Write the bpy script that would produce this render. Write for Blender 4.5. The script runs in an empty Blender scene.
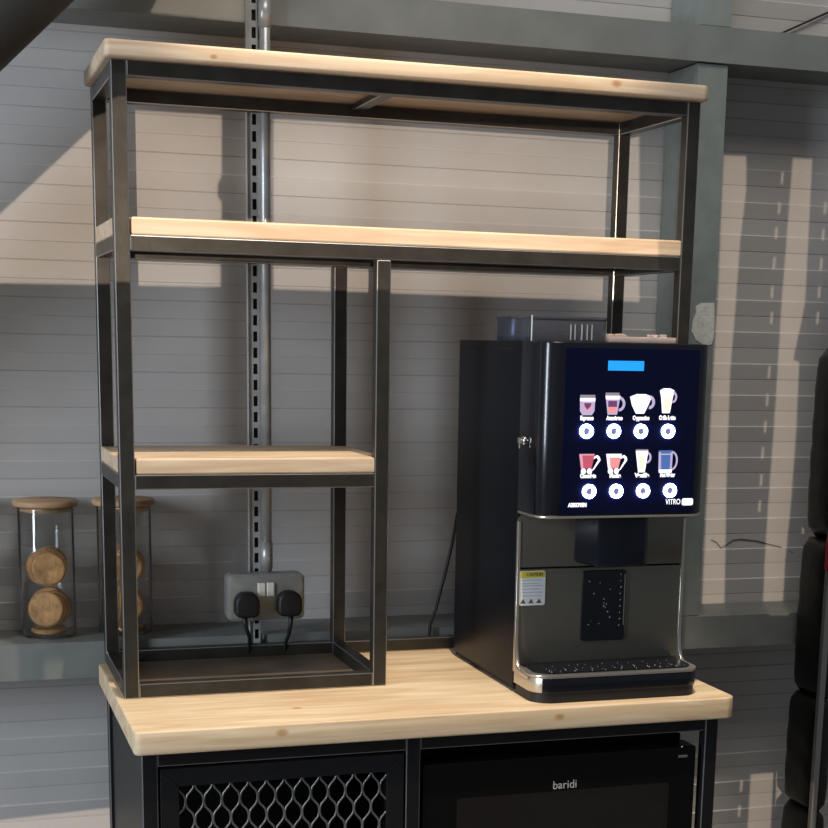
import bpy, bmesh, math, random
from mathutils import Vector, Matrix
random.seed(7)
C = bpy.context.scene
COL = C.collection
PI = math.pi

# ------------------------------------------------------------------ camera
CAM = Vector((-0.29368, -2.60402, 0.61112))
YAW, PITCH, ROLL = math.radians(18.66242), math.radians(-11.58327), math.radians(1.16944)
FPX, SX, SY = 1543.108, 37.274, 242.628
fw = Vector((math.sin(YAW)*math.cos(PITCH), math.cos(YAW)*math.cos(PITCH), math.sin(PITCH)))
r0 = Vector((math.cos(YAW), -math.sin(YAW), 0)); u0 = r0.cross(fw)
RT = r0*math.cos(ROLL)+u0*math.sin(ROLL); UP = -r0*math.sin(ROLL)+u0*math.cos(ROLL)
cd = bpy.data.cameras.new('camera'); cam = bpy.data.objects.new('camera', cd); COL.objects.link(cam)
cam.matrix_world = Matrix(((RT.x, UP.x, -fw.x, CAM.x), (RT.y, UP.y, -fw.y, CAM.y), (RT.z, UP.z, -fw.z, CAM.z), (0, 0, 0, 1)))
cd.sensor_width = 36; cd.lens = FPX/828*36; cd.shift_x = -SX/828; cd.shift_y = SY/828
cd.clip_start = 0.05
C.camera = cam

def on_wall(x, y, yy=0.49):
    """where a sight line meets the wall: used only to measure the light patches on the wall"""
    d = fw+RT*((x-414-SX)/FPX)-UP*((y-414-SY)/FPX)
    return CAM+d*((yy-CAM.y)/d.y)

# ------------------------------------------------------------------ materials
MATS = {}
def lin(c):
    return tuple((v/255/12.92 if v/255 <= .04045 else ((v/255+.055)/1.055)**2.4) for v in c)
def mat(name, col, rough=.5, metal=0., spec=.5, noise=0., nscale=20., bump=0., bscale=60., emit=None, estr=0., trans=0., coat=0., alpha=1., stretch=(1, 1, 1), ior=1.45):
    m = bpy.data.materials.new(name); m.use_nodes = True; MATS[name] = m
    nt = m.node_tree; b = nt.nodes['Principled BSDF']
    c = (*col, 1)
    b.inputs['Base Color'].default_value = c; b.inputs['Roughness'].default_value = rough
    b.inputs['Metallic'].default_value = metal; b.inputs['Specular IOR Level'].default_value = spec
    b.inputs['Coat Weight'].default_value = coat; b.inputs['Coat Roughness'].default_value = .05
    b.inputs['Transmission Weight'].default_value = trans; b.inputs['IOR'].default_value = ior
    b.inputs['Alpha'].default_value = alpha
    if emit: b.inputs['Emission Color'].default_value = (*emit, 1); b.inputs['Emission Strength'].default_value = estr
    tc = nt.nodes.new('ShaderNodeTexCoord'); mp = nt.nodes.new('ShaderNodeMapping'); mp.inputs['Scale'].default_value = stretch
    nt.links.new(tc.outputs['Object'], mp.inputs['Vector'])
    if noise:
        n = nt.nodes.new('ShaderNodeTexNoise'); n.inputs['Scale'].default_value = nscale; n.inputs['Detail'].default_value = 6
        nt.links.new(mp.outputs[0], n.inputs['Vector'])
        r = nt.nodes.new('ShaderNodeValToRGB'); r.color_ramp.elements[0].position = .3; r.color_ramp.elements[1].position = .7
        r.color_ramp.elements[0].color = (*[v*(1-noise) for v in col], 1); r.color_ramp.elements[1].color = (*[min(1, v*(1+noise)) for v in col], 1)
        nt.links.new(n.outputs['Fac'], r.inputs['Fac']); nt.links.new(r.outputs['Color'], b.inputs['Base Color'])
    if bump:
        n2 = nt.nodes.new('ShaderNodeTexNoise'); n2.inputs['Scale'].default_value = bscale; n2.inputs['Detail'].default_value = 4
        nt.links.new(mp.outputs[0], n2.inputs['Vector'])
        bp = nt.nodes.new('ShaderNodeBump'); bp.inputs['Strength'].default_value = bump; bp.inputs['Distance'].default_value = .01
        nt.links.new(n2.outputs['Fac'], bp.inputs['Height']); nt.links.new(bp.outputs[0], b.inputs['Normal'])
    return m

def wood(name, light, dark, knots=(), rough=.55):
    m = bpy.data.materials.new(name); m.use_nodes = True; nt = m.node_tree; L = nt.links
    b = nt.nodes['Principled BSDF']; b.inputs['Roughness'].default_value = rough
    tc = nt.nodes.new('ShaderNodeTexCoord')
    mp = nt.nodes.new('ShaderNodeMapping'); mp.inputs['Scale'].default_value = (1.6, 16, 30); L.new(tc.outputs['Object'], mp.inputs[0])
    n = nt.nodes.new('ShaderNodeTexNoise'); n.inputs['Scale'].default_value = 2.2; n.inputs['Detail'].default_value = 8; n.inputs['Distortion'].default_value = .9
    L.new(mp.outputs[0], n.inputs['Vector'])
    r = nt.nodes.new('ShaderNodeValToRGB'); e = r.color_ramp.elements
    e[0].position = .32; e[0].color = (*dark, 1); e[1].position = .62; e[1].color = (*light, 1)
    L.new(n.outputs['Fac'], r.inputs['Fac'])
    # broad cathedral figure
    mp2 = nt.nodes.new('ShaderNodeMapping'); mp2.inputs['Scale'].default_value = (1.0, 7, 7); L.new(tc.outputs['Object'], mp2.inputs[0])
    w = nt.nodes.new('ShaderNodeTexNoise'); w.inputs['Scale'].default_value = 3; w.inputs['Distortion'].default_value = 1.5; L.new(mp2.outputs[0], w.inputs['Vector'])
    r2 = nt.nodes.new('ShaderNodeValToRGB'); r2.color_ramp.elements[0].position = .4; r2.color_ramp.elements[0].color = (.86, .80, .72, 1); r2.color_ramp.elements[1].position = .6; r2.color_ramp.elements[1].color = (1, 1, 1, 1)
    L.new(w.outputs['Fac'], r2.inputs['Fac'])
    mx = nt.nodes.new('ShaderNodeMix'); mx.data_type = 'RGBA'; mx.blend_type = 'MULTIPLY'; mx.inputs[0].default_value = .9
    L.new(r.outputs['Color'], mx.inputs[6]); L.new(r2.outputs['Color'], mx.inputs[7])
    cur = mx.outputs[2]
    for k in knots:
        mk = nt.nodes.new('ShaderNodeMapping'); mk.inputs['Location'].default_value = tuple(-a*s for a, s in zip(k[:3], (1, 1.6, 1.6))); mk.inputs['Scale'].default_value = (1, 1.6, 1.6)
        L.new(tc.outputs['Object'], mk.inputs[0])
        ln = nt.nodes.new('ShaderNodeVectorMath'); ln.operation = 'LENGTH'; L.new(mk.outputs[0], ln.inputs[0])
        rk = nt.nodes.new('ShaderNodeValToRGB'); rk.color_ramp.elements[0].position = 0; rk.color_ramp.elements[0].color = (.62, .46, .32, 1)
        rk.color_ramp.elements[1].position = k[3]; rk.color_ramp.elements[1].color = (1, 1, 1, 1)
        e2 = rk.color_ramp.elements.new(k[3]*.55); e2.color = (.74, .58, .44, 1)
        L.new(ln.outputs['Value'], rk.inputs['Fac'])
        mm = nt.nodes.new('ShaderNodeMix'); mm.data_type = 'RGBA'; mm.blend_type = 'MULTIPLY'; mm.inputs[0].default_value = 1
        L.new(cur, mm.inputs[6]); L.new(rk.outputs['Color'], mm.inputs[7]); cur = mm.outputs[2]
    L.new(cur, b.inputs['Base Color'])
    bp = nt.nodes.new('ShaderNodeBump'); bp.inputs['Strength'].default_value = .15; bp.inputs['Distance'].default_value = .002
    L.new(n.outputs['Fac'], bp.inputs['Height']); L.new(bp.outputs[0], b.inputs['Normal'])
    return m

M_WALL = mat('painted_cladding', (.47, .455, .44), .5, noise=.05, nscale=5, bump=.05, bscale=120)
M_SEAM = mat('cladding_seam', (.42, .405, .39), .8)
M_FLOOR = mat('concrete_floor', (.22, .21, .2), .7, noise=.2, nscale=4)
M_STEELP = mat('grey_painted_steel', (.185, .198, .188), .5, noise=.10, nscale=14, bump=.05, bscale=40)
M_COLUMN = mat('green_grey_painted_steel', (.215, .242, .23), .5, noise=.09, nscale=30, bump=.05)
M_CHIP = mat('bare_white_plaster', (.66, .66, .58), .8, noise=.12, nscale=60, bump=.3, bscale=80)
M_TUBE = mat('raw_black_steel', (.045, .042, .037), .38, .55, noise=.25, nscale=25, stretch=(1, 1, 1), bump=.02, bscale=200)
M_BLACK = mat('black_powder_coat', (.009, .009, .010), .42, spec=.3, noise=.1, nscale=80)
M_SHEET = mat('bay_shade_brown', (.15, .115, .082), .45, .3, noise=.25, nscale=8)  # dark tone stands for shade on the worktop in the left bay
M_GALV = mat('galvanised_steel', (.42, .43, .43), .35, .45, noise=.22, nscale=22, bump=.03)
M_DARKIN = mat('slot_darkness', (.01, .01, .01), .9)
M_WOODC = wood('pine_worktop', (.74, .60, .42), (.61, .46, .30), knots=((.222, -.231, -.014, .013), (.705, -.232, -.016, .011), (.27, -.13, -.0, .012)))
M_WOODS = wood('pine_shelf', (.68, .54, .40), (.57, .43, .30), knots=((.86, -.02, 1.052, .012), (.16, -.02, 1.045, .007)))
M_WOODL = wood('bamboo_lid', (.50, .34, .2), (.40, .25, .14))
M_BODY = mat('black_machine_case', (.006, .007, .010), .36, spec=.14)
M_GLOSS = mat('gloss_black_door', (.004, .005, .009), .20, spec=.5, coat=.15)
M_PANEL = mat('glass_display_panel', (.002, .003, .020), .30, spec=.2)
M_BRONZE = mat('bronze_grey_metal', (.20, .19, .16), .34, .75, noise=.05, nscale=200)
M_SILVER = mat('brushed_silver', (.62, .58, .52), .28, .9)
M_CHROME = mat('chrome', (.75, .74, .72), .12, 1.)
M_SMOKE = mat('smoked_clear_plastic', (.34, .36, .42), .06, trans=.88, ior=1.2)
M_CLEAR = mat('clear_pink_plastic', (.8, .68, .66), .12, trans=.6, ior=1.3)
M_GLASS = mat('jar_glass', (.98, .99, .98), .01, trans=1., ior=1.06, coat=1.)
M_BISC = mat('baked_biscuit', (.50, .27, .105), .75, noise=.3, nscale=45, bump=.35, bscale=90)
M_RUBBER = mat('black_rubber', (.010, .010, .011), .5)
M_PVC = mat('black_vinyl', (.008, .008, .008), .38, noise=.15, nscale=20, bump=.15, bscale=25)
M_RED = mat('red_plastic', (.35, .012, .02), .4)
M_GREYPL = mat('grey_socket_plate', (.33, .34, .32), .35, .45, noise=.08, nscale=40)
M_WHITEPL = mat('white_switch', (.75, .73, .66), .4)
M_PAPER = mat('white_label', (.72, .76, .80), .5)
M_YELLOW = mat('yellow_label', (.62, .55, .05), .5)
M_INK = mat('label_ink', (.05, .05, .05), .6)
M_GREYINK = mat('label_grey_ink', (.42, .46, .5), .6)
M_DROP = mat('water_droplet', (.9, .9, .9), .05, trans=.3)
M_GREYPRINT = mat('grey_print', (.42, .42, .42), .5)
M_FGLASS = mat('fridge_door_glass', (.010, .007, .007), .06, coat=.5)
M_FIN = mat('fridge_black', (.004, .004, .004), .3, spec=.2)
def em(name, col, s): return mat(name, (.02, .02, .02), .4, emit=col, estr=s)
M_RING = em('white_led_ring', (.40, .52, 1.), 24.)
M_RINGC = em('button_core', (.28, .25, .6), .5)
M_LCD = em('cyan_lcd', (.0, .33, 1.), 1.0)
M_EW = em('lit_white', (.93, .92, 1.), 1.3)
M_EPALE = em('lit_cream', (1., .80, .62), 1.0)
M_EPINK = em('lit_pink', (.85, .42, .55), .75)
M_ERED = em('lit_red', (.62, .09, .16), .8)
M_ECOR = em('lit_coral', (.9, .30, .30), .9)
M_EPURP = em('lit_purple', (.22, .06, .2), .6)
M_EBLUE = em('lit_blue', (.07, .16, .45), .8)
M_ELIL = em('lit_lilac', (.60, .50, .80), .75)
M_EDIM = em('lit_grey_pink', (.36, .30, .38), .7)

# ------------------------------------------------------------------ mesh helpers
def box(bm, x0, x1, y0, y1, z0, z1, bev=0., seg=2, mi=0):
    r = bmesh.ops.create_cube(bm, size=1)
    vs = r['verts']
    bmesh.ops.scale(bm, vec=(x1-x0, y1-y0, z1-z0), verts=vs)
    bmesh.ops.translate(bm, vec=((x0+x1)/2, (y0+y1)/2, (z0+z1)/2), verts=vs)
    fs = set(f for v in vs for f in v.link_faces)
    for f in fs: f.material_index = mi
    if bev:
        es = list(set(e for v in vs for e in v.link_edges))
        bmesh.ops.bevel(bm, geom=es, offset=bev, segments=seg, profile=.5, affect='EDGES', material=-1)
    return bm
def prism(bm, pts, a0, a1, axis='z', bev=0., seg=2, mi=0, cap_only=True):
    """extrude a 2D outline; axis z: pts=(x,y); y: pts=(x,z); x: pts=(y,z)"""
    def P(p, a):
        return {'z': (p[0], p[1], a), 'y': (p[0], a, p[1]), 'x': (a, p[0], p[1])}[axis]
    v0 = [bm.verts.new(P(p, a0)) for p in pts]; v1 = [bm.verts.new(P(p, a1)) for p in pts]
    n = len(pts); f0 = bm.faces.new(v0); f1 = bm.faces.new(v1[::-1]); fs = [f0, f1]
    for i in range(n):
        fs.append(bm.faces.new((v0[i], v0[(i+1) % n], v1[(i+1) % n], v1[i])))
    for f in fs: f.material_index = mi
    bmesh.ops.recalc_face_normals(bm, faces=fs)
    if bev:
        es = list(f0.edges)+list(f1.edges)
        if not cap_only:
            es = list(set(e for f in fs for e in f.edges))
        bmesh.ops.bevel(bm, geom=es, offset=bev, segments=seg, profile=.5, affect='EDGES', material=-1)
    return bm
def tube(bm, pts, r, n=12, mi=0, caps=True):
    pts = [Vector(p) for p in pts]; rings = []
    rr = r if isinstance(r, (list, tuple)) else [r]*len(pts)
    ref = None
    for i, p in enumerate(pts):
        t = (pts[min(i+1, len(pts)-1)]-pts[max(i-1, 0)]).normalized()
        if ref is None: ref = t.orthogonal().normalized()
        ref = (ref-t*ref.dot(t)).normalized(); b2 = t.cross(ref)
        rings.append([bm.verts.new(p+(ref*math.cos(2*PI*k/n)+b2*math.sin(2*PI*k/n))*rr[i]) for k in range(n)])
    fs = []
    for a, b in zip(rings, rings[1:]):
        for k in range(n): fs.append(bm.faces.new((a[k], a[(k+1) % n], b[(k+1) % n], b[k])))
    if caps: fs.append(bm.faces.new(rings[0][::-1])); fs.append(bm.faces.new(rings[-1]))
    for f in fs: f.material_index = mi; f.smooth = True
    bmesh.ops.recalc_face_normals(bm, faces=fs)
    return bm
def lathe(bm, prof, cx, cy, cz, n=40, mi=0, close=False):
    rings = [[bm.verts.new((cx+r*math.cos(2*PI*k/n), cy+r*math.sin(2*PI*k/n), cz+z)) for k in range(n)] for r, z in prof]
    fs = []
    prs = list(zip(rings, rings[1:]))
    if close: prs.append((rings[-1], rings[0]))
    for a, b in prs:
        for k in range(n): fs.append(bm.faces.new((a[k], a[(k+1) % n], b[(k+1) % n], b[k])))
    if not close:
        fs.append(bm.faces.new(rings[0][::-1])); fs.append(bm.faces.new(rings[-1]))
    for f in fs: f.material_index = mi; f.smooth = True
    bmesh.ops.recalc_face_normals(bm, faces=fs)
    return bm
def rrect(x0, x1, y0, y1, r, n=6):
    rs = r if isinstance(r, (list, tuple)) else [r]*4      # corners: (x0,y0) (x1,y0) (x1,y1) (x0,y1)
    out = []
    for (cx, cy, a0, q) in ((x0, y0, PI, 0), (x1, y0, 1.5*PI, 1), (x1, y1, 0, 2), (x0, y1, .5*PI, 3)):
        R = rs[q]
        if R < 1e-6: out.append((cx, cy)); continue
        ox = cx+R if q in (0, 3) else cx-R; oy = cy+R if q in (0, 1) else cy-R
        for k in range(n+1):
            a = a0+.5*PI*k/n; out.append((ox+R*math.cos(a), oy+R*math.sin(a)))
    return out
def obj(name, bm, mats, parent=None, smooth=None):
    me = bpy.data.meshes.new(name); bm.to_mesh(me); bm.free()
    for m in (mats if isinstance(mats, (list, tuple)) else [mats]): me.materials.append(m)
    if smooth:
        for p in me.polygons: p.use_smooth = len(p.vertices) <= 4 and p.area < .003
        try: me.set_sharp_from_angle(angle=math.radians(smooth))
        except Exception: pass
    o = bpy.data.objects.new(name, me); COL.objects.link(o)
    if parent is not None:
        o.parent = parent
        o.matrix_parent_inverse = Matrix.Translation(world_loc(parent)).inverted()
    return o
WL = {}
def world_loc(o):
    return WL.get(o.name, Vector((0, 0, 0)))
def thing(name, label, cat, loc=(0, 0, 0), group=None):
    o = bpy.data.objects.new(name, None); COL.objects.link(o); o.location = loc; o.empty_display_size = .05
    WL[o.name] = Vector(loc)
    o['label'] = label; o['category'] = cat
    if group: o['group'] = group
    return o
def tag(o, label, cat, group=None):
    o['label'] = label; o['category'] = cat
    if group: o['group'] = group
    return o
def struct(o): o['kind'] = 'structure'; return o
def B(): return bmesh.new()
def text_mesh(name, s, x, z, y, size, m, parent, width=None, bold=False, align='CENTER'):
    cu = bpy.data.curves.new(name, 'FONT'); cu.body = s; cu.size = size; cu.align_x = align; cu.align_y = 'CENTER'; cu.extrude = .0003
    if bold: cu.offset = .0006
    t = bpy.data.objects.new(name+'_tmp', cu); COL.objects.link(t)
    dg = bpy.context.evaluated_depsgraph_get(); dg.update()
    me = bpy.data.meshes.new_from_object(t.evaluated_get(dg)); COL.objects.unlink(t); bpy.data.objects.remove(t)
    xs = [v.co.x for v in me.vertices]; w = max(xs)-min(xs)
    k = (width/w) if width else 1
    for v in me.vertices:
        a, b, c = v.co; v.co = (x+a*k, y-c, z+b)
    me.materials.clear(); me.materials.append(m); me.name = name
    o = bpy.data.objects.new(name, me); COL.objects.link(o)
    if parent is not None: o.parent = parent; o.matrix_parent_inverse = Matrix.Translation(world_loc(parent)).inverted()
    return o

# ------------------------------------------------------------------ setting
WY = .49
bm = B()
# horizontally ribbed cladding: shallow groove, thin projecting lip
P = .0687; zs = []
prof = []
k0 = -28
for k in range(k0, 20):
    zb = .985+P*k                                            # lip
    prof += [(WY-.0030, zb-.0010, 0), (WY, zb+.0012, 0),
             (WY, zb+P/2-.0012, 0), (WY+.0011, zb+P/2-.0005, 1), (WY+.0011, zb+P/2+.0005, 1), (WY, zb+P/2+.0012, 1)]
pr = [p for p in prof if p[1] > -.9]
X0, X1 = -3.0, 3.6
va = [bm.verts.new((X0, p[0], p[1])) for p in pr]; vb = [bm.verts.new((X1, p[0], p[1])) for p in pr]
for i in range(len(pr)-1):
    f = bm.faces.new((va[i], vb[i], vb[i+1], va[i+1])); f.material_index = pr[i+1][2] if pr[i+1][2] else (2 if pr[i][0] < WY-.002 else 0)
vc = [bm.verts.new((X0, WY+.06, -.9)), bm.verts.new((X1, WY+.06, -.9)), bm.verts.new((X1, WY+.06, pr[-1][1])), bm.verts.new((X0, WY+.06, pr[-1][1]))]
bm.faces.new(vc)
struct(obj('wall_back', bm, [M_WALL, M_SEAM, mat('lit_cladding_lip', (.56, .54, .52), .4)]))  # lighter lip colour paints in the light caught by the ledges
bm = B(); box(bm, -3.0, 3.6, -4.6, .55, -1.0, -.9); struct(obj('floor', bm, M_FLOOR))

# beams and column
def girt(z0, z1, label):
    bm = B(); t = .006; prism(bm, [(.338, z0), (.338, z1), (.486, z1), (.486, z1-t), (.338+t, z1-t), (.338+t, z0+t), (.486, z0+t), (.486, z0)], -3.0, 3.6, 'x', bev=.0015)
    o = obj('steel_beam', bm, M_STEELP); tag(o, label, 'beam'); return o
girt(1.168, 1.236, 'grey steel beam crossing the wall above the shelving rack')
girt(-.033, .037, 'grey steel ledge beam the biscuit jars stand on')
bm = B(); prism(bm, [(1.200, .345), (1.266, .345), (1.266, .484), (1.200, .484)], .0375, 1.166, 'z', bev=.002)
col = obj('steel_column', bm, M_COLUMN); tag(col, 'grey-green steel column with chipped paint right of the rack, between the two beams', 'column')
bm = B()
pts = [(1.216, .662), (1.222, .678), (1.221, .690), (1.232, .697), (1.262, .698), (1.264, .687), (1.2655, .66), (1.2655, .628), (1.262, .614), (1.252, .611), (1.249, .60), (1.249, .575), (1.245, .56), (1.243, .59), (1.240, .613), (1.225, .622), (1.214, .640)]
prism(bm, pts, .3436, .3455, 'y'); o = obj('chipped_patch', bm, M_CHIP, col)
o['label'] = 'white patch where the paint has come off'
bm = B(); prism(bm, [(1.2025, .345), (1.2685, .345), (1.2685, .484), (1.2025, .484)], 1.2375, 2.2, 'z', bev=.002)
o = obj('steel_column', bm, M_COLUMN); tag(o, 'steel column rising above the upper beam at the top of the photo', 'column')

# thick dark round brace, top left
bm = B()
a = Vector((-.16, .15, 1.025)); b = Vector((-.038, .15, 1.145)); d = (b-a).normalized(); nrm = Vector((-d.z, 0, d.x))
c = (a+b)/2+nrm*.075
tube(bm, [c-d*1.0, c+d*1.2], .075, 48)
tag(obj('diagonal_brace', bm, mat('dark_duct', (.035, .034, .032), .6), None), 'thick dark round pipe slanting across the top left corner', 'pipe')

# thin black wire top right
bm = B(); tube(bm, [(1.41, .485, 1.238), (1.451, .482, 1.26), (1.576, .482, 1.318), (1.9, .482, 1.45)], .0022, 8)
tag(obj('black_wire', bm, M_RUBBER), 'thin black wire slanting up at the top right of the wall', 'wire')
bm = B(); pts = [on_wall(x, y, .4886) for x, y in ((711, 540), (716, 542), (721, 548), (726, 545), (733, 540), (741, 539), (749, 540), (758, 541), (768, 544), (780, 547), (793, 553))]
tube(bm, pts, .0011, 6)
tag(obj('thin_wire', bm, mat('dull_wire', (.12, .10, .09), .7)), 'very thin loose wire on the wall right of the coffee machine', 'wire')

# slotted strut + conduit + double socket
def fill_plate(name, outer, holes, ext, m, place):
    cu = bpy.data.curves.new(name, 'CURVE'); cu.dimensions = '2D'; cu.fill_mode = 'BOTH'; cu.extrude = ext
    for ring in [outer]+holes:
        s = cu.splines.new('POLY'); s.points.add(len(ring)-1)
        for p, q in zip(s.points, ring): p.co = (q[0], q[1], 0, 1)
        s.use_cyclic_u = True
    t = bpy.data.objects.new(name+'_tmp', cu); COL.objects.link(t)
    dg = bpy.context.evaluated_depsgraph_get(); dg.update()
    me = bpy.data.meshes.new_from_object(t.evaluated_get(dg)); COL.objects.unlink(t); bpy.data.objects.remove(t)
    for v in me.vertices: v.co = place(v.co)
    me.materials.clear(); me.materials.append(m); me.name = name
    o = bpy.data.objects.new(name, me); COL.objects.link(o); return o
M_STRUT = mat('dull_galvanised_strut', (.34, .35, .35), .5, .1, noise=.15)
bm = B(); box(bm, .2812, .2905, .329, .331, -.88, 1.6); box(bm, .2985, .3015, .329, .331, -.88, 1.6)
z = -.88
while z < 1.58:
    box(bm, .2905, .2985, .329, .331, z, z+.011); z += .030
st = obj('slotted_strut', bm, M_STRUT)
tag(st, 'slotted galvanised strut running up the wall behind the rack', 'strut')
bm = B(); box(bm, .2795, .2812, .325, .3365, -.88, 1.6, .0006); o = obj('strut_flange', bm, M_STRUT, st)
bm = B(); box(bm, .2822, .3008, .3345, .3365, -.88, 1.6); o = obj('strut_back', bm, M_DARKIN, st)
cdt = thing('conduit', 'round galvanised conduit pipe beside the slotted strut, feeding the socket', 'pipe', (.3125, .323, .17))
bm = B(); tube(bm, [(.3130, .3225, .165), (.3135, .3225, 1.6)], .0100, 20); obj('pipe', bm, M_GALV, cdt)
for zc in (.20, 1.19):
    bm = B(); tube(bm, [(.3130, .3225, zc-.03), (.3130, .3225, zc+.022)], .0118, 20); obj('coupler', bm, M_GALV, cdt)
sk = thing('wall_socket', 'grey double wall socket mounted on the strut behind the rack', 'socket', (.31, .325, .07))
bm = B(); prism(bm, rrect(.2295, .3800, .0745, .1655, .012), .286, .3235, 'y', bev=.003, cap_only=True); obj('box', bm, M_GREYPL, sk, 40)
bm = B(); prism(bm, rrect(.2345, .3755, .0785, .1615, .010), .2835, .2865, 'y', bev=.001); obj('face_plate', bm, M_GREYPL, sk, 40)
for x0 in (.2870, .3045):
    bm = B(); box(bm, x0, x0+.0150, .279, .2845, .122, .149, .002); obj('switch', bm, M_WHITEPL, sk)
for i, xc_ in enumerate((.2625, .3450)):
    pl = thing('power_plug', 'black plug in the %s outlet of the double socket' % ('left-hand', 'right-hand')[i], 'plug', (xc_, .28, .107), 'plugs in the double socket')
    bm = B(); pts = [(xc_+.024*math.cos(a)*(1 if math.sin(a) < .2 else .92), .107+.026*math.sin(a) if math.sin(a) > -.5 else .107-.020) for a in [2*PI*k/28 for k in range(28)]]
    prism(bm, rrect(xc_-.0235, xc_+.0235, .086, .134, [.012, .012, .020, .020]), .252, .2833, 'y', bev=.006, seg=3); obj('body', bm, M_RUBBER, pl, 40)
    bm = B(); sx = (.006, -.001)[i]
    tube(bm, [(xc_+(-.004, .003)[i], .266, .088), (xc_+(-.003, .003)[i], .266, .07), (xc_+sx, .27, .045), (xc_+sx*1.5, .29, .03), (xc_+sx*2, .325, -.06), (xc_+sx*2, .325, -.5)], [.0055, .0045, .0036, .0034, .0034, .0034], 10)
    obj('cable', bm, M_RUBBER, pl)

# ------------------------------------------------------------------ base cabinet, worktop
W, D, H = 1.0343, .3188, 1.035
T = .025
Z2, Z3, XC = .7675, .3813, .4385
bm = B(); prism(bm, rrect(-.0132, 1.0450, -.2332, .3073, [.012, .020, .008, .008]), -.0385, 0, 'z', bev=.0032, seg=3)
tag(obj('worktop', bm, M_WOODC, None, 40), 'pale pine worktop carrying the rack and coffee machine', 'worktop')

def tubebox(bm, *a): return box(bm, *a, .0022, 2)
cb = thing('base_cabinet', 'black steel cabinet frame with mesh door under the worktop', 'cabinet', (.5, .05, -.9))
FY = -.2115; CX1 = 1.0225; CT = -.0388
M_EDGE = mat('highlight_steel_edge', (.40, .39, .38), .28, .9)  # bare steel bevel, brightened to put edge highlights into the colour
M_EDGEB = mat('highlight_black_edge', (.22, .22, .22), .32, .6)  # lighter bevel paints highlights along the black frame edges
def part(name, m, par, *a, bev=.0016):
    bm = B(); box(bm, *a)
    es = bm.edges[:]
    bmesh.ops.bevel(bm, geom=es, offset=bev, segments=2, profile=.5, affect='EDGES', material=1)
    return obj(name, bm, [m, M_EDGE if m is M_TUBE else M_EDGEB if m is M_BLACK else m], par)
for x0, x1 in ((.0, T), (.4385, .4635), (CX1-T, CX1)):
    part('post', M_BLACK, cb, x0, x1, FY, FY+T, -.9, CT)
for x0, x1 in ((.0, T), (CX1-T, CX1)):
    part('post', M_BLACK, cb, x0, x1, .275, .30, -.9, CT)
for z0, z1 in ((CT-.025, CT), (-.86, -.835)):
    part('rail', M_BLACK, cb, T, .4385, FY+.001, FY+T, z0, z1); part('rail', M_BLACK, cb, .4635, CX1-T, FY+.001, FY+T, z0, z1)
    part('rail', M_BLACK, cb, T, CX1-T, .275, .299, z0, z1)
    for x0 in (.0005, CX1-T+.0005): part('rail', M_BLACK, cb, x0, x0+T-.001, FY+T, .275, z0, z1)
part('side_panel', M_BLACK, cb, .006, .010, FY+T, .275, -.835, CT-.027, bev=.0005)
part('back_panel', M_BLACK, cb, T, .4635, .285, .289, -.835, CT-.027, bev=.0005)
part('floor_panel', M_BLACK, cb, T, CX1-T, FY+T, .275, -.84, -.836, bev=.0005)
part('divider_panel', M_BLACK, cb, .449, .453, FY+T, .275, -.835, CT-.027, bev=.0005)
dx0, dx1, dz0, dz1 = .0285, .4350, -.83, -.0685
door = obj('mesh_door', B(), M_BLACK, cb)
bm = bmesh.new(); fwid = .030
o_ = [(dx0, dz0), (dx1, dz0), (dx1, dz1), (dx0, dz1)]; i_ = [(dx0+fwid, dz0+fwid), (dx1-fwid, dz0+fwid), (dx1-fwid, dz1-fwid), (dx0+fwid, dz1-fwid)]
for k in range(4):
    prism(bm, [o_[k], o_[(k+1) % 4], i_[(k+1) % 4], i_[k]], FY+.000, FY+.020, 'y', bev=.0014, cap_only=False)
bm.to_mesh(door.data); bm.free(); door.data.materials.clear(); door.data.materials.append(M_BLACK)
# expanded metal: zig-zag strands forming tall diamonds
bm = B(); mx0, mx1 = dx0+fwid-.004, dx1-fwid+.004; mz0, mz1 = dz0+fwid-.004, dz1-fwid+.004
ncell = 12; pw = (mx1-mx0)/ncell; ph = .064
def strand(xc_, sgn):
    pts = []; zz = mz1
    while zz > mz0-.001:
        ph_ = (mz1-zz)/ph*2*PI
        s = math.cos(ph_); s = math.copysign(abs(s)**.6, s)
        pts.append((xc_+sgn*s*pw*.235, FY+.006, zz)); zz -= ph/12
    return pts
for i in range(ncell+1):
    for sgn in (1, -1):
        xc_ = mx0+pw*(i+(.25 if sgn > 0 else .75)) - pw*.5
        if mx0 < xc_ < mx1: tube(bm, strand(xc_, sgn), .0020, 5)
obj('expanded_mesh', bm, mat('mesh_steel', (.17, .17, .165), .35, .6), door)

# fridge
fr = thing('glass_door_fridge', 'black undercounter fridge with glass door under the worktop', 'fridge', (.72, .05, -.83))
fx0, fx1, fz1 = .470, .985, -.0785
part('case', M_FIN, fr, fx0+.004, fx1-.004, -.150, .27, -.83, fz1-.004, bev=.003)
part('door_frame', M_FIN, fr, fx0, fx1, -.205, -.155, -.80, fz1-.014, bev=.004)
bm = B(); prism(bm, rrect(fx0+.07, fx1-.060, -.74, -.165, .004), -.2062, -.2045, 'y'); obj('door_glass', bm, M_FGLASS, fr)
bm = B(); prism(bm, rrect(fx0+.062, fx1-.052, -.748, -.157, .006), -.2058, -.2045, 'y'); obj('glass_border', bm, mat('brown_black_border', (.012, .010, .009), .15), fr)
text_mesh('brand_lettering', 'baridi', .731, -.1465, -.2056, .021, M_GREYPRINT, fr, width=.044)
bm = B(); box(bm, .948, .966, -.208, -.19, -.112, -.107, .001); tube(bm, [(.957, -.2, -.106), (.957, -.2, -.092)], .004, 12); obj('hinge', bm, M_CHROME, fr)

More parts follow.
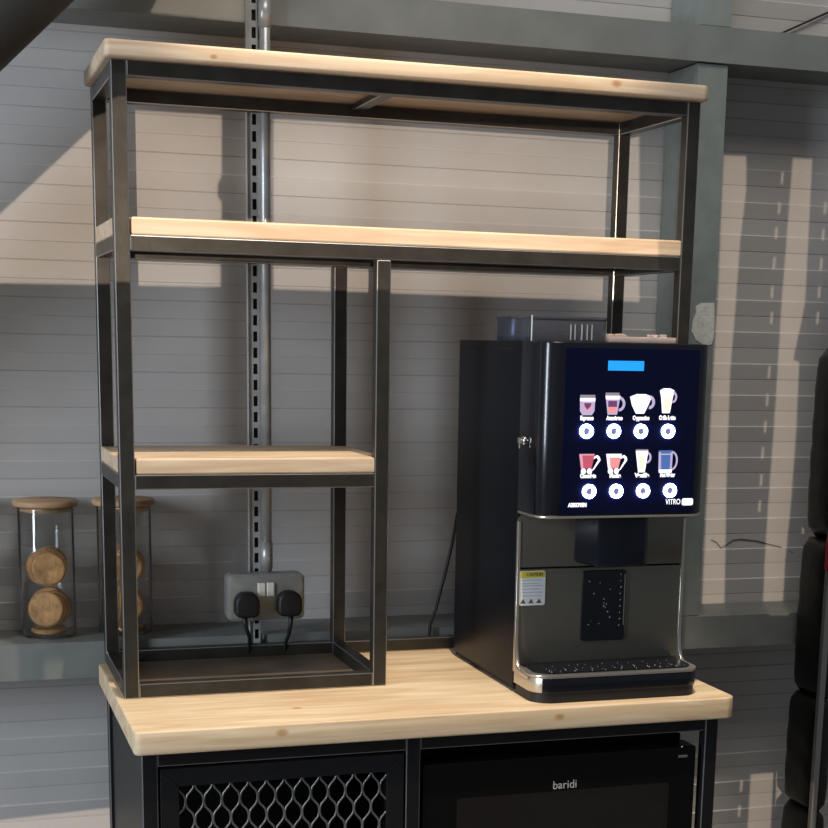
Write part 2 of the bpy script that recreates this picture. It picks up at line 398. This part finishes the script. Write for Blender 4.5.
# ------------------------------------------------------------------ rack
rk = thing('shelving_rack', 'open shelving rack of dark steel tube with pale pine shelves on the worktop', 'shelves', (W/2, D/2, 0))
E_ = .0004
for x0 in (0, W-T):
    for y0 in (0, D-T): part('post', M_TUBE, rk, x0, x0+T, y0, y0+T, 0.0003, H)
for y0 in (0, D-T): part('post', M_TUBE, rk, XC, XC+T, y0, y0+T, 0.0003, Z2-T)
def railx(x0, x1, y0, zt): part('rail', M_TUBE, rk, x0, x1, y0+.0005, y0+T-.0005, zt-T+.0004, zt)
def raily(x0, zt): part('side_rail', M_TUBE, rk, x0+.0005, x0+T-.0005, T, D-T, zt-T+.0004, zt)
for y0 in (0, D-T):
    railx(T, W-T, y0, H); railx(T, W-T, y0, Z2); railx(T, XC, y0, Z3)
railx(T, XC, 0, T); railx(T, XC, D-T, T); railx(XC+T, W-T, D-T, T)
for x0 in (0, W-T): raily(x0, H); raily(x0, Z2); raily(x0, T)
raily(0, Z3); raily(XC, Z3); raily(XC, T)
part('side_rail', M_TUBE, rk, .470, .495, T, D-T, H-.012, H-.0005)
def notched(x0, x1, y0, y1, nx0, nx1, ny):
    return [(x0+nx0, y0), (x1-nx1, y0), (x1-nx1, y0+ny), (x1, y0+ny), (x1, y1-ny), (x1-nx1, y1-ny), (x1-nx1, y1), (x0+nx0, y1), (x0+nx0, y1-ny), (x0, y1-ny), (x0, y0+ny), (x0+nx0, y0+ny)]
bm = B(); prism(bm, notched(.0005, W-.0005, .001, D-.001, .0275, .0255, .0255), Z2+.0002, Z2+.0285, 'z', bev=.003); obj('shelf_board', bm, M_WOODS, rk)
bm = B(); prism(bm, notched(.0005, XC+T-.0005, .001, D-.001, .0275, .0255, .0255), Z3+.0002, Z3+.0270, 'z', bev=.003); obj('shelf_board', bm, M_WOODS, rk)
bm = B(); prism(bm, rrect(-.011, 1.0420, -.020, .3225, [.010, .014, .008, .010]), H+.0002, H+.0265, 'z', bev=.0045, seg=3); obj('top_board', bm, M_WOODS, rk, 40)
bm = B(); box(bm, T+.001, XC-.001, T+.001, D-T-.001, .0004, .0030, .0005); o = obj('bay_shade_sheet', bm, M_SHEET, rk); o['label'] = 'dark sheet standing for the shade between the bottom rails'  # sheet added to darken the bay floor where shade falls

# ------------------------------------------------------------------ coffee machine
mc = thing('coffee_machine', 'black countertop coffee machine with lit drink selection door', 'coffee machine', (.83, .07, 0))
MX0, MX1, DX1 = .669, .988, .982
bm = B(); prism(bm, rrect(MX0, MX1, -.098, .238, [.002, .002, .006, .006], 3), .010, .6125, 'z', bev=.002); obj('case', bm, M_BODY, mc, 40)
bm = B(); box(bm, MX0-.0006, MX1-.01, -.06, .20, .5985, .5996); obj('lid_seam', bm, M_DARKIN, mc)
for x in (MX0+.03, MX1-.03):
    for y in (-.06, .2): bm = B(); tube(bm, [(x, y, .0003), (x, y, .0033)], .014, 16); obj('foot', bm, M_RUBBER, mc)
bm = B(); box(bm, MX0+.004, MX1-.004, -.094, .232, .0035, .0105); obj('plinth', bm, M_DARKIN, mc)
dr = obj('door', prism(B(), rrect(MX0, DX1, -.200, -.099, [.034, .034, .0, .0], 10), .3240, .6130, 'z', bev=.003, seg=3), M_GLOSS, mc, 35)
bm = B(); prism(bm, rrect(MX0-.0004, DX1+.0004, -.2012, -.099, [.034, .034, .0, .0], 10), .3195, .3238, 'z', bev=.0008); obj('door_trim', bm, M_SILVER, dr, 35)
bm = B(); prism(bm, rrect(.7065, .9535, .3275, .6035, .004), -.2016, -.1995, 'y', bev=.0004); pn = obj('display_panel', bm, M_PANEL, dr)
YF = -.2018
def plate(bm, pts, mi=0, y=YF, d=.0006): prism(bm, pts, y-d, y+.0006, 'y', mi=mi)
bm = B(); plate(bm, [(.7835, .5670), (.8490, .5670), (.8490, .5832), (.7835, .5832)]); obj('lcd', bm, M_LCD, dr)
RX = [(.748, .798, .848, .899), (.757, .807, .857, .908)]; RZ = (.4665, .3655)
def ring(bm, cx, cz, ro, ri, y, mi, n=32):
    o1 = [(cx+ro*math.cos(2*PI*k/n), cz+ro*math.sin(2*PI*k/n)) for k in range(n)]; i1 = [(cx+ri*math.cos(2*PI*k/n), cz+ri*math.sin(2*PI*k/n)) for k in range(n)]
    vs = [[bm.verts.new((p[0], yy, p[1])) for p in L_] for L_ in (o1, i1) for yy in (y, YF)]
    a, a2, b_, b2 = vs; fs = []
    for k in range(n):
        q = (k+1) % n
        fs += [bm.faces.new((a[k], a[q], b_[q], b_[k])), bm.faces.new((a[k], a2[k], a2[q], a[q])), bm.faces.new((b_[k], b_[q], b2[q], b2[k]))]
    for f in fs: f.material_index = mi
    bmesh.ops.recalc_face_normals(bm, faces=fs)
for r_ in range(2):
    for c_ in range(4):
        bm = B(); cx, cz = RX[r_][c_], RZ[r_]
        ring(bm, cx, cz, .0120, .0062, YF-.0034, 0)
        bt = obj('button_ring', bm, M_RING, dr)
        bm = B(); plate(bm, [(cx-.005, cz), (cx, cz-.005), (cx+.006, cz), (cx, cz+.005)], 0, YF, .001); obj('button_core', bm, M_RINGC, dr)
def handle(bm, cx, cz, rx, rz, w, mi, a0=-.5*PI, a1=.5*PI, n=12):
    o1 = [(cx+rx*math.cos(a0+(a1-a0)*k/n), cz+rz*math.sin(a0+(a1-a0)*k/n)) for k in range(n+1)]
    i1 = [(cx+(rx-w)*math.cos(a0+(a1-a0)*k/n), cz+(rz-w)*math.sin(a0+(a1-a0)*k/n)) for k in range(n+1)]
    for k in range(n): plate(bm, [o1[k], o1[k+1], i1[k+1], i1[k]], mi)
def trap(x0t, x1t, zt, x0b, x1b, zb): return [(x0b, zb), (x1b, zb), (x1t, zt), (x0t, zt)]
CM = [M_EW, M_EPALE, M_EPINK, M_ERED, M_ECOR, M_EPURP, M_EBLUE, M_ELIL, M_EDIM]
def cup(fn):
    bm = B(); fn(bm); obj('drink_picture', bm, CM, dr)
def c1(bm):
    plate(bm, [(.740, .493), (.757, .493), (.7615, .500), (.762, .520), (.735, .520), (.7355, .500)], 7)
    plate(bm, trap(.735, .762, .5265, .735, .762, .522), 8); plate(bm, trap(.735, .762, .5215, .735, .762, .516), 0, YF-.0006)
    plate(bm, [(.748, .497), (.757, .504), (.758, .513), (.739, .513), (.740, .504)], 2, YF-.0006); plate(bm, [(.748, .502), (.754, .508), (.755, .513), (.742, .513), (.743, .508)], 5, YF-.0012)
def c2(bm):
    plate(bm, trap(.781, .806, .5305, .781, .806, .526), 8); plate(bm, trap(.781, .808, .5255, .782, .807, .5195), 0)
    plate(bm, trap(.782, .807, .5195, .786, .803, .494), 7); plate(bm, trap(.786, .802, .517, .786, .802, .507), 5, YF-.0006); plate(bm, trap(.786, .801, .507, .788, .801, .497), 4, YF-.0006)
    handle(bm, .806, .512, .0115, .0125, .0045, 7)
def c3(bm):
    plate(bm, [(.838, .496), (.853, .496), (.860, .510), (.866, .524), (.855, .5285), (.838, .5285), (.826, .524), (.830, .510)], 0)
    handle(bm, .862, .515, .0105, .0115, .005, 7)
def c4(bm):
    plate(bm, [(.887, .497), (.901, .497), (.905, .522), (.908, .535), (.900, .5385), (.888, .5385), (.881, .535), (.884, .522)], 0)
    plate(bm, trap(.889, .902, .522, .890, .900, .500), 1, YF-.0006); handle(bm, .905, .524, .0085, .010, .0035, 7)
def glass(x, top, body):
    def f(bm):
        plate(bm, trap(x, x+.028, .427, x+.004, x+.023, .404), body); plate(bm, trap(x, x+.028, .4285, x+.002, x+.027, .4225 if top == 0 else .4262), top if top != 3 else 2, YF-.0006)
        plate(bm, trap(x, x+.005, .4275, x+.004, x+.008, .404), 2 if body == 3 else 0, YF-.0009)
        for q in (x+.0085, x+.0195): plate(bm, [(q+.0045*math.cos(2*PI*k/12), .3995+.0050*math.sin(2*PI*k/12)) for k in range(12)], 0, YF-.0006)
        plate(bm, [(x+.024, .400), (x+.0275, .402), (x+.039, .418), (x+.0375, .4235), (x+.033, .4265), (x+.0265, .4235), (x+.027, .420), (x+.032, .4225), (x+.0350, .4185)], 0, YF)
    return f
def c7(bm):
    plate(bm, trap(.841, .864, .436, .842, .863, .4335), 8); plate(bm, [(.847, .397), (.859, .397), (.864, .4335), (.841, .4335)], 0); plate(bm, trap(.846, .856, .425, .849, .857, .402), 1, YF-.0006)
    handle(bm, .862, .422, .0085, .010, .0035, 7)
def c8(bm):
    plate(bm, trap(.884, .910, .434, .885, .909, .397), 6); plate(bm, trap(.884, .888, .431, .885, .8895, .397), 7, YF-.0006); plate(bm, trap(.9065, .9100, .431, .906, .9095, .397), 7, YF-.0006)
    plate(bm, trap(.885, .910, .4015, .886, .909, .396), 0, YF-.0009); plate(bm, trap(.885, .910, .4285, .885, .910, .4265), 7, YF-.0009)
    handle(bm, .909, .4165, .0115, .0165, .003, 7)
for f in (c1, c2, c3, c4, glass(.737, 3, 3), glass(.7865, 0, 4), c7, c8): cup(f)
LB = [('Espresso', .7485, .4880, .024), ('Americano', .799, .4882, .030), ('Cappuccino', .848, .4885, .031), ('Caffe Latte', .897, .4890, .031),
      ('Chocolate', .7545, .3915, .029), ('Mocha', .8045, .3915, .021), ('Vanilla', .8545, .3918, .028), ('Hot Water', .9025, .3920, .028)]
for s, x, z, w in LB: text_mesh('drink_name', s, x, z, YF, .0095, M_EW, dr, width=w, bold=True)
text_mesh('maker_name', 'AZKOYEN', .737, .3425, YF, .0085, M_EW, dr, width=.034, bold=True)
text_mesh('model_name', 'VITRO', .9155, .3455, YF, .0135, M_EW, dr, width=.028)
bm = B(); plate(bm, rrect(.9325, .9535, .3395, .3515, .003)); obj('model_badge', bm, M_EW, dr)
# lower front: two bronze plates with a dark joint
def fpanel(z0, z1, top):
    bm = B(); prism(bm, rrect(MX0, MX1+.004, z0, z1, [0.001, 0.001, .014 if top else .001, .014 if top else .001]), -.1045, -.0975, 'y', bev=.0008); return obj('front_panel', bm, M_BRONZE, mc, 40)
up = fpanel(.2235, .3185, True); lo = fpanel(.048, .2205, False)
# rounded flare running from the cheeks into the drip tray rim
for x0, x1, n_ in ((MX0-.0012, MX0+.0045, 'l'), (MX1-.002, MX1+.0040, 'r')):
    pr_ = [(-.099, .305), (-.1065, .305), (-.1075, .10)]+[(-.1075-.024*(1-math.cos(a)), .10-.052*math.sin(a)) for a in [PI/2*k/8 for k in range(1, 9)]]+[(-.170, .046), (-.170, .038), (-.099, .038)]
    bm = B(); prism(bm, pr_, x0, x1, 'x', bev=.0008); obj('side_trim', bm, M_SILVER, mc, 40)
# spout block
bm = B(); prism(bm, [(.7765, -.1045), (.790, -.172), (.796, -.176), (.878, -.176), (.886, -.170), (.889, -.1045)], .2300, .3192, 'z', bev=.006, seg=3); obj('spout', bm, mat('spout_gloss', (.006, .008, .014), .2, spec=.4), mc, 35)
# black splash plate with drops
bm = B(); prism(bm, rrect(.793, .8775, .088, .2155, .006), -.1085, -.104, 'y', bev=.0012); sp = obj('splash_plate', bm, M_GLOSS, mc)
bm = B()
def drop(bm, x, y, z, r): 
    q = bmesh.ops.create_icosphere(bm, subdivisions=1, radius=r); bmesh.ops.translate(bm, vec=(x, y, z), verts=q['verts'])
for k in range(9): drop(bm, .867+random.uniform(-.001, .001), -.1088, .207-k*.0115, .0010)
for k in range(14): drop(bm, random.uniform(.803, .858), -.1088, random.uniform(.112, .210), random.uniform(.0007, .0012))
d_ = obj('water_drops', bm, M_DROP, sp); d_['kind'] = 'stuff'
bm = B(); box(bm, .874, .8752, -.1096, -.108, .115, .208); obj('plate_edge', bm, M_SILVER, sp)
# drip tray
TR = lambda i: rrect(MX0+i, MX1-.001-i, -.2050+i, -.1045, [.036-i*.5, .030-i*.5, 0.001, 0.001], 8)
bm = B(); prism(bm, TR(.001), .0180, .0440, 'z', bev=.001); tr = obj('drip_tray', bm, M_GLOSS, mc, 35)
bm = B(); prism(bm, TR(0), .0440, .0500, 'z', bev=.0015); obj('tray_rim', bm, M_SILVER, tr, 35)
cp = [p for p in TR(-.0006)[:6]]; bm = B(); ip = [(p[0]+.002, p[1]+.0015) for p in cp]
cp = [(MX0-.0006, -.1045)]+cp; ip = [(MX0+.0015, -.1045)]+ip
prism(bm, cp+ip[::-1], .0190, .0442, 'z', bev=.0004); obj('tray_corner_reflection', bm, M_SILVER, tr, 35)  # silver corner and black tray body paint in the tray's reflections
bm = B(); prism(bm, TR(.010), .0495, .0525, 'z', bev=.0008)
gd = obj('drip_grid', bm, M_GLOSS, tr)
bm = B()
for yy in (-.188, -.178, -.163, -.141):
    x = .705+random.random()*.01
    while x < .962:
        drop(bm, x, yy+random.uniform(-.003, .003), .0527, random.uniform(.0005, .0010) if yy < -.17 else .0005); x += random.uniform(.014, .034)
d_ = obj('water_drops', bm, M_DROP, gd); d_['kind'] = 'stuff'
bm = B(); prism(bm, TR(.003), .0005, .0180, 'z'); obj('tray_base', bm, M_RUBBER, tr, 35)
# warning sticker
bm = B(); prism(bm, rrect(.6735, .7225, .156, .2175, .004), -.1056, -.1044, 'y'); stk = obj('warning_sticker', bm, M_PAPER, mc); stk['label'] = 'small white and yellow warning sticker'
bm = B(); prism(bm, rrect(.675, .721, .2055, .2165, .002), -.1060, -.1054, 'y'); obj('yellow_band', bm, M_YELLOW, stk)
text_mesh('band_lettering', 'CAUTION', .7015, .2110, -.1061, .0085, M_INK, stk, width=.030)
bm = B()
for zz, a_, b_ in ((.2005, .678, .716), (.1945, .678, .711), (.1905, .678, .718), (.1845, .678, .712), (.1785, .678, .718), (.1725, .680, .716)): prism(bm, [(a_, zz), (b_, zz), (b_, zz+.0014), (a_, zz+.0014)], -.1059, -.1055, 'y')
obj('small_print', bm, M_GREYINK, stk)
bm = B()
for q in (.680, .695, .710): prism(bm, [(q-.004, .160), (q+.006, .160), (q+.001, .1685)], -.1060, -.1055, 'y')
obj('warning_triangles', bm, mat('warning_ink', (.12, .11, .02), .6), stk)
# lock on the side
bm = B(); tube(bm, [(MX0+.002, -.121, .4455), (MX0-.004, -.121, .4455)], .0075, 20); lk = obj('lock', bm, M_CHROME, dr)
bm = B(); tube(bm, [(MX0-.005, -.121, .4455), (MX0-.009, -.121, .4455)], .0035, 12); box(bm, MX0-.0105, MX0-.008, -.127, -.115, .441, .451, .001); box(bm, MX0-.010, MX0-.0085, -.124, -.119, .432, .442, .0008); obj('key', bm, M_CHROME, dr)
# bean hopper and lid on top
hx0, hx1, hy0, hy1, hz0, hz1 = .700, .8430, -.060, .120, .6127, .6545
bm = B()
prism(bm, rrect(hx0, hx1, hy0, hy1, .008), hz0, hz1, 'z', bev=.002)
vsn = prism(bm, rrect(hx0+.0025, hx1-.0025, hy0+.0025, hy1-.0025, .006), hz0+.0006, hz1-.0025, 'z')
hp = obj('bean_hopper', bm, M_SMOKE, mc, 40)
bm = B(); prism(bm, rrect(hx0-.0012, hx1+.0012, hy0-.0012, hy1+.0012, .009), hz1-.0045, hz1+.0012, 'z', bev=.001); obj('hopper_lid', bm, M_SMOKE, hp, 40)
bm = B()
for q in (.772, .780, .793, .803, .812): box(bm, q, q+.0022, hy0-.0018, hy0-.0002, hz0+.003, hz1-.012, .0006)
obj('hopper_ribs', bm, mat('pale_plastic', (.3, .31, .34), .2), hp)
bm = B(); box(bm, hx0-.0006, hx0+.0008, hy0-.0006, hy0+.0008, hz0, hz1+.003); obj('hopper_edge', bm, mat('pale_edge', (.7, .72, .75), .2), hp)
bm = B(); prism(bm, rrect(.846, .984, -.055, .115, .008), .6127, .6235, 'z', bev=.002)
for q in range(14): box(bm, *(lambda x, y: (x, x+random.uniform(.006, .014), y, y+.004))(random.uniform(.85, .965), random.uniform(-.054, .0)), .6236, .6236+random.uniform(.002, .0052), .0008)
obj('powder_lid', bm, M_CLEAR, mc, 40)
# mains cable behind
bm = B(); tube(bm, [(.690, .242, .300), (.695, .27, .290), (.694, .30, .273), (.686, .307, .21), (.677, .315, .157), (.660, .323, .079), (.650, .3285, .045), (.647, .3285, .0), (.647, .3285, -.5)], .0034, 10)
cbl = obj('power_cable', bm, M_RUBBER, mc)
bm = B(); tube(bm, [(.6952, .275, .289), (.6946, .291, .280)], .0048, 10); obj('cable_gland', bm, M_CHROME, cbl)

# ------------------------------------------------------------------ jars
def jar(cx, cy, hgt, r, label, nb, seed):
    z0 = .0376
    j = thing('glass_jar', label, 'jar', (cx, cy, z0), 'biscuit jars on the ledge')
    bm = B(); t = .0022; h = hgt-.012
    lathe(bm, [(0.0005, 0), (r-.004, 0), (r, .004), (r, h-.002), (r-t*.5, h), (r-t, h-.002), (r-t, .006), (r-.006, .0035), (0.0005, .0035)], cx, cy, z0, 48, close=False)
    obj('jar_body', bm, M_GLASS, j)
    bm = B(); lathe(bm, [(.0005, 0), (r+.007, 0), (r+.0085, .0025), (r+.0085, .0085), (r+.006, .0115), (.0005, .0115)], cx, cy, z0+h+.0004, 48)
    lathe(bm, [(.0005, -.010), (r-t-.0012, -.010), (r-t-.0006, 0), (.0005, 0)], cx, cy, z0+h+.0002, 48); obj('lid', bm, M_WOODL, j)
    rnd = random.Random(seed)
    first = None; ri = r-t-.001
    slots = [(0, 0, z0+.0105, .036, 0, 0, 0)]
    turn = rnd.uniform(-.5, .5)
    ys = [-.0216, -.0108, 0, .0108, .0216]
    for tier in range(2):
        tn = turn if tier == 0 else rnd.uniform(-.45, .45)
        lean = rnd.choice((-1, 1))*rnd.uniform(.14, .24)
        for q, yo in enumerate(ys if tier == 0 else ys[:nb-6]):
            br = min(rnd.uniform(.034, .0385), (ri**2-(abs(yo)+.0095)**2)**.5-.0012)
            half = (ri**2-(abs(yo)+.0095)**2)**.5-br
            xo = rnd.uniform(-1, 1)*max(0, half-.001)
            zc = z0+.0175+br+tier*.0785+rnd.uniform(0, .0015)
            slots.append((xo*math.cos(tn)-yo*math.sin(tn), xo*math.sin(tn)+yo*math.cos(tn), zc, br, PI/2+lean, tn, 1))
    for k, (px, py, zc, br, tilt, ang, up_) in enumerate(slots):
        if first is None:
            bm = B(); n_ = 28
            lathe(bm, [(.0005, -.003), (.031, -.0032), (.0348, -.0012), (.035, .0012), (.0315, .0034), (.028, .0026), (.0005, .0030)], 0, 0, 0, n_)
            o = obj('biscuit', bm, M_BISC); first = o
        else:
            o = first.copy(); COL.objects.link(o)
        s = br/.035*.94
        o.location = (cx+px, cy+py, zc); o.scale = (s, s, 1.4)
        q = Matrix.Rotation(ang, 4, 'Z') @ Matrix.Rotation(tilt, 4, 'X')
        o.rotation_euler = q.to_euler()
        tag(o, 'round brown biscuit in the %s' % ('glass jar left of the rack' if cx < -.05 and cx > -.2 else 'glass jar behind the rack\'s left posts' if cx > 0 else 'jar cut by the left picture edge'), 'biscuit', 'biscuits in the %s jar' % ('middle' if -.2 < cx < -.05 else 'right' if cx > 0 else 'left'))
jar(-.0935, .420, .262, .052, 'glass biscuit jar with wooden lid, standing clear left of the rack', 10, 3)
jar(.0530, .420, .262, .052, 'glass biscuit jar with wooden lid, partly hidden behind the rack\'s left posts', 11, 11)
jar(-.2430, .420, .262, .052, 'glass biscuit jar only just showing at the left edge of the photo', 10, 5)

# ------------------------------------------------------------------ black padded panel on post, right edge
pd = thing('padded_screen', 'tall black padded vinyl screen in stacked cushions at the right edge', 'padded screen', (1.42, .1, -.9))
def cushion(z0, z1, x0, x1, name='cushion'):
    bm = B(); q = bmesh.ops.create_grid(bm, x_segments=1, y_segments=1); bmesh.ops.delete(bm, geom=q['verts'])
    n = 18; m_ = 28; rings = []
    for i in range(n+1):
        u = -1+2*i/n; s = (1-abs(u)**7)**.5 if abs(u) < 1 else 0; s = .50+.50*s if abs(u) < 1 else .42
        rr = []
        for k in range(m_):
            a = 2*PI*k/m_; ca, sa = math.cos(a), math.sin(a)
            px = math.copysign(abs(ca)**.6, ca); py = math.copysign(abs(sa)**.5, sa)
            zz = (z0+z1)/2+u*(z1-z0)/2
            wr = .0018*math.sin(zz*90+k)*(1-abs(u))
            rr.append(bm.verts.new(((x0+x1)/2+px*((x1-x0)/2*s+wr), .268+py*.060*(.8+.2*s), zz)))
        rings.append(rr)
    for a, b_ in zip(rings, rings[1:]):
        for k in range(m_): bm.faces.new((a[k], a[(k+1) % m_], b_[(k+1) % m_], b_[k])).smooth = True
    bm.faces.new(rings[0][::-1]); bm.faces.new(rings[-1])
    bmesh.ops.recalc_face_normals(bm, faces=bm.faces[:])
    return obj(name, bm, M_PVC, pd)
cushion(0.210, 0.612, 1.492, 1.578); cushion(0.614, 1.100, 1.514, 1.598)
cushion(-0.132, 0.208, 1.488, 1.546); cushion(-0.384, -0.134, 1.482, 1.540); cushion(-0.638, -0.386, 1.482, 1.540); cushion(-0.890, -0.640, 1.482, 1.540)
part('post', mat('grey_metal_post', (.30, .30, .30), .4, .7), pd, 1.4740, 1.4880, .178, .191, -.9, .30, bev=.002)
part('red_block', M_RED, pd, 1.4620, 1.516, .150, .177, .155, .228, bev=.004)

# ------------------------------------------------------------------ lights
LP = Vector((-.57, -3.9, .62))            # added lamp behind the camera, throws the wall patches
PY = -3.05                                # added gobo plane behind the camera, holes cut for the wall patches
def proj_pt(x, y, yy=.49):
    p = on_wall(x, y, yy); k = (PY-LP.y)/(p.y-LP.y); q = LP+(p-LP)*k; return (q.x, q.z)
polys = []
polys.append([(-60, 270), (-60, 282), (221, 287), (221, 262), (273, 264), (273, 289), (640, 302), (640, 134), (273, 119), (273, 222), (222, 220), (222, 202), (218, 196), (218, 184), (222, 176), (222, 115), (128, 110), (98, 122), (90, 130)])
polys.append([(723, 155), (747, 156), (747, 190), (741, 240), (736, 310), (731, 370), (729, 430), (727, 488), (725, 612), (701, 612), (706, 500), (711, 400), (717, 300), (721, 200)])
polys.append([(792, 158), (813, 159), (806, 300), (803, 318), (797, 345), (794, 360), (800, 362), (797, 430), (792, 500), (786, 560), (783, 612), (762, 612), (764, 560), (767, 510), (770, 470), (775, 400), (781, 300), (785, 250)])
for cx, cy in ((782, 178), (779, 208), (776, 233), (774, 263), (772, 292), (771.5, 318), (769, 372), (767, 400), (765, 427), (762.5, 453), (761, 480), (759.5, 506), (825, 208), (823, 235), (821, 264), (819, 292), (817.5, 318), (814, 372), (812, 400), (810, 425), (808, 453), (806, 478), (804.5, 504), (803, 530), (741, 786), (739, 811)):
    polys.append([(cx-1.2, cy-6), (cx+2.4, cy-6), (cx+1.6, cy+6), (cx-2.2, cy+6)])
polys.append([(750, 774), (774, 772), (770, 860), (745, 860)])
polys.append([(776, 771), (800, 770), (800, 860), (772.5, 860)])
polys.append([(-40, 824), (112, 807), (112, 880), (-40, 880)])
holes = [[proj_pt(x, y) for x, y in P_] for P_ in polys]
holes.append([proj_pt(x, y, .338) for x, y in ((166, -20), (246, -20), (246, 22), (150, 13))])
wf = fill_plate('patch_gobo', [(-2.6, -.9), (1.6, -.9), (1.6, 2.3), (-2.6, 2.3)], holes, .0008, mat('gobo_grey', (.3, .3, .3), .7), lambda c: Vector((c.x, PY-c.z, c.y)))  # unseen mask, added to cut the lamp beam into patches
struct(wf)
def light(name, typ, loc, tgt, energy, colr, **kw):
    l = bpy.data.lights.new(name, typ); l.energy = energy; l.color = colr
    for k, v_ in kw.items(): setattr(l, k, v_)
    o = bpy.data.objects.new(name, l); COL.objects.link(o); o.location = loc
    o.rotation_euler = (Vector(tgt)-Vector(loc)).to_track_quat('-Z', 'Y').to_euler(); return o
light('added_patch_lamp', 'SPOT', LP, (.6, .49, .55), 350, (1., .80, .62), spot_size=math.radians(50), spot_blend=.1, shadow_soft_size=.0008)  # added light, set near the camera line so post shadows stay hidden
light('ceiling_spot', 'SPOT', (.46, -.98, 2.9), (.52, -.16, .2), 250, (1., .83, .62), spot_size=math.radians(33), spot_blend=.35, shadow_soft_size=.02)
light('window_daylight', 'AREA', (-2.9, -1.6, .9), (.3, 0, .4), 80, (.80, .89, 1.), shape='RECTANGLE', size=.5, size_y=1.8)
light('ceiling_fill', 'AREA', (.6, -1.3, 3.2), (.5, .2, .6), 38, (1., .93, .85), shape='RECTANGLE', size=1.6, size_y=1.2)
w = bpy.data.worlds.new('world'); C.world = w; w.use_nodes = True
bg = w.node_tree.nodes['Background']; bg.inputs[0].default_value = (.86, .92, 1., 1); bg.inputs[1].default_value = .12
C.view_settings.view_transform = 'Standard'; C.view_settings.look = 'None'; C.view_settings.exposure = .25; C.view_settings.gamma = 1
C.view_settings.use_curve_mapping = False
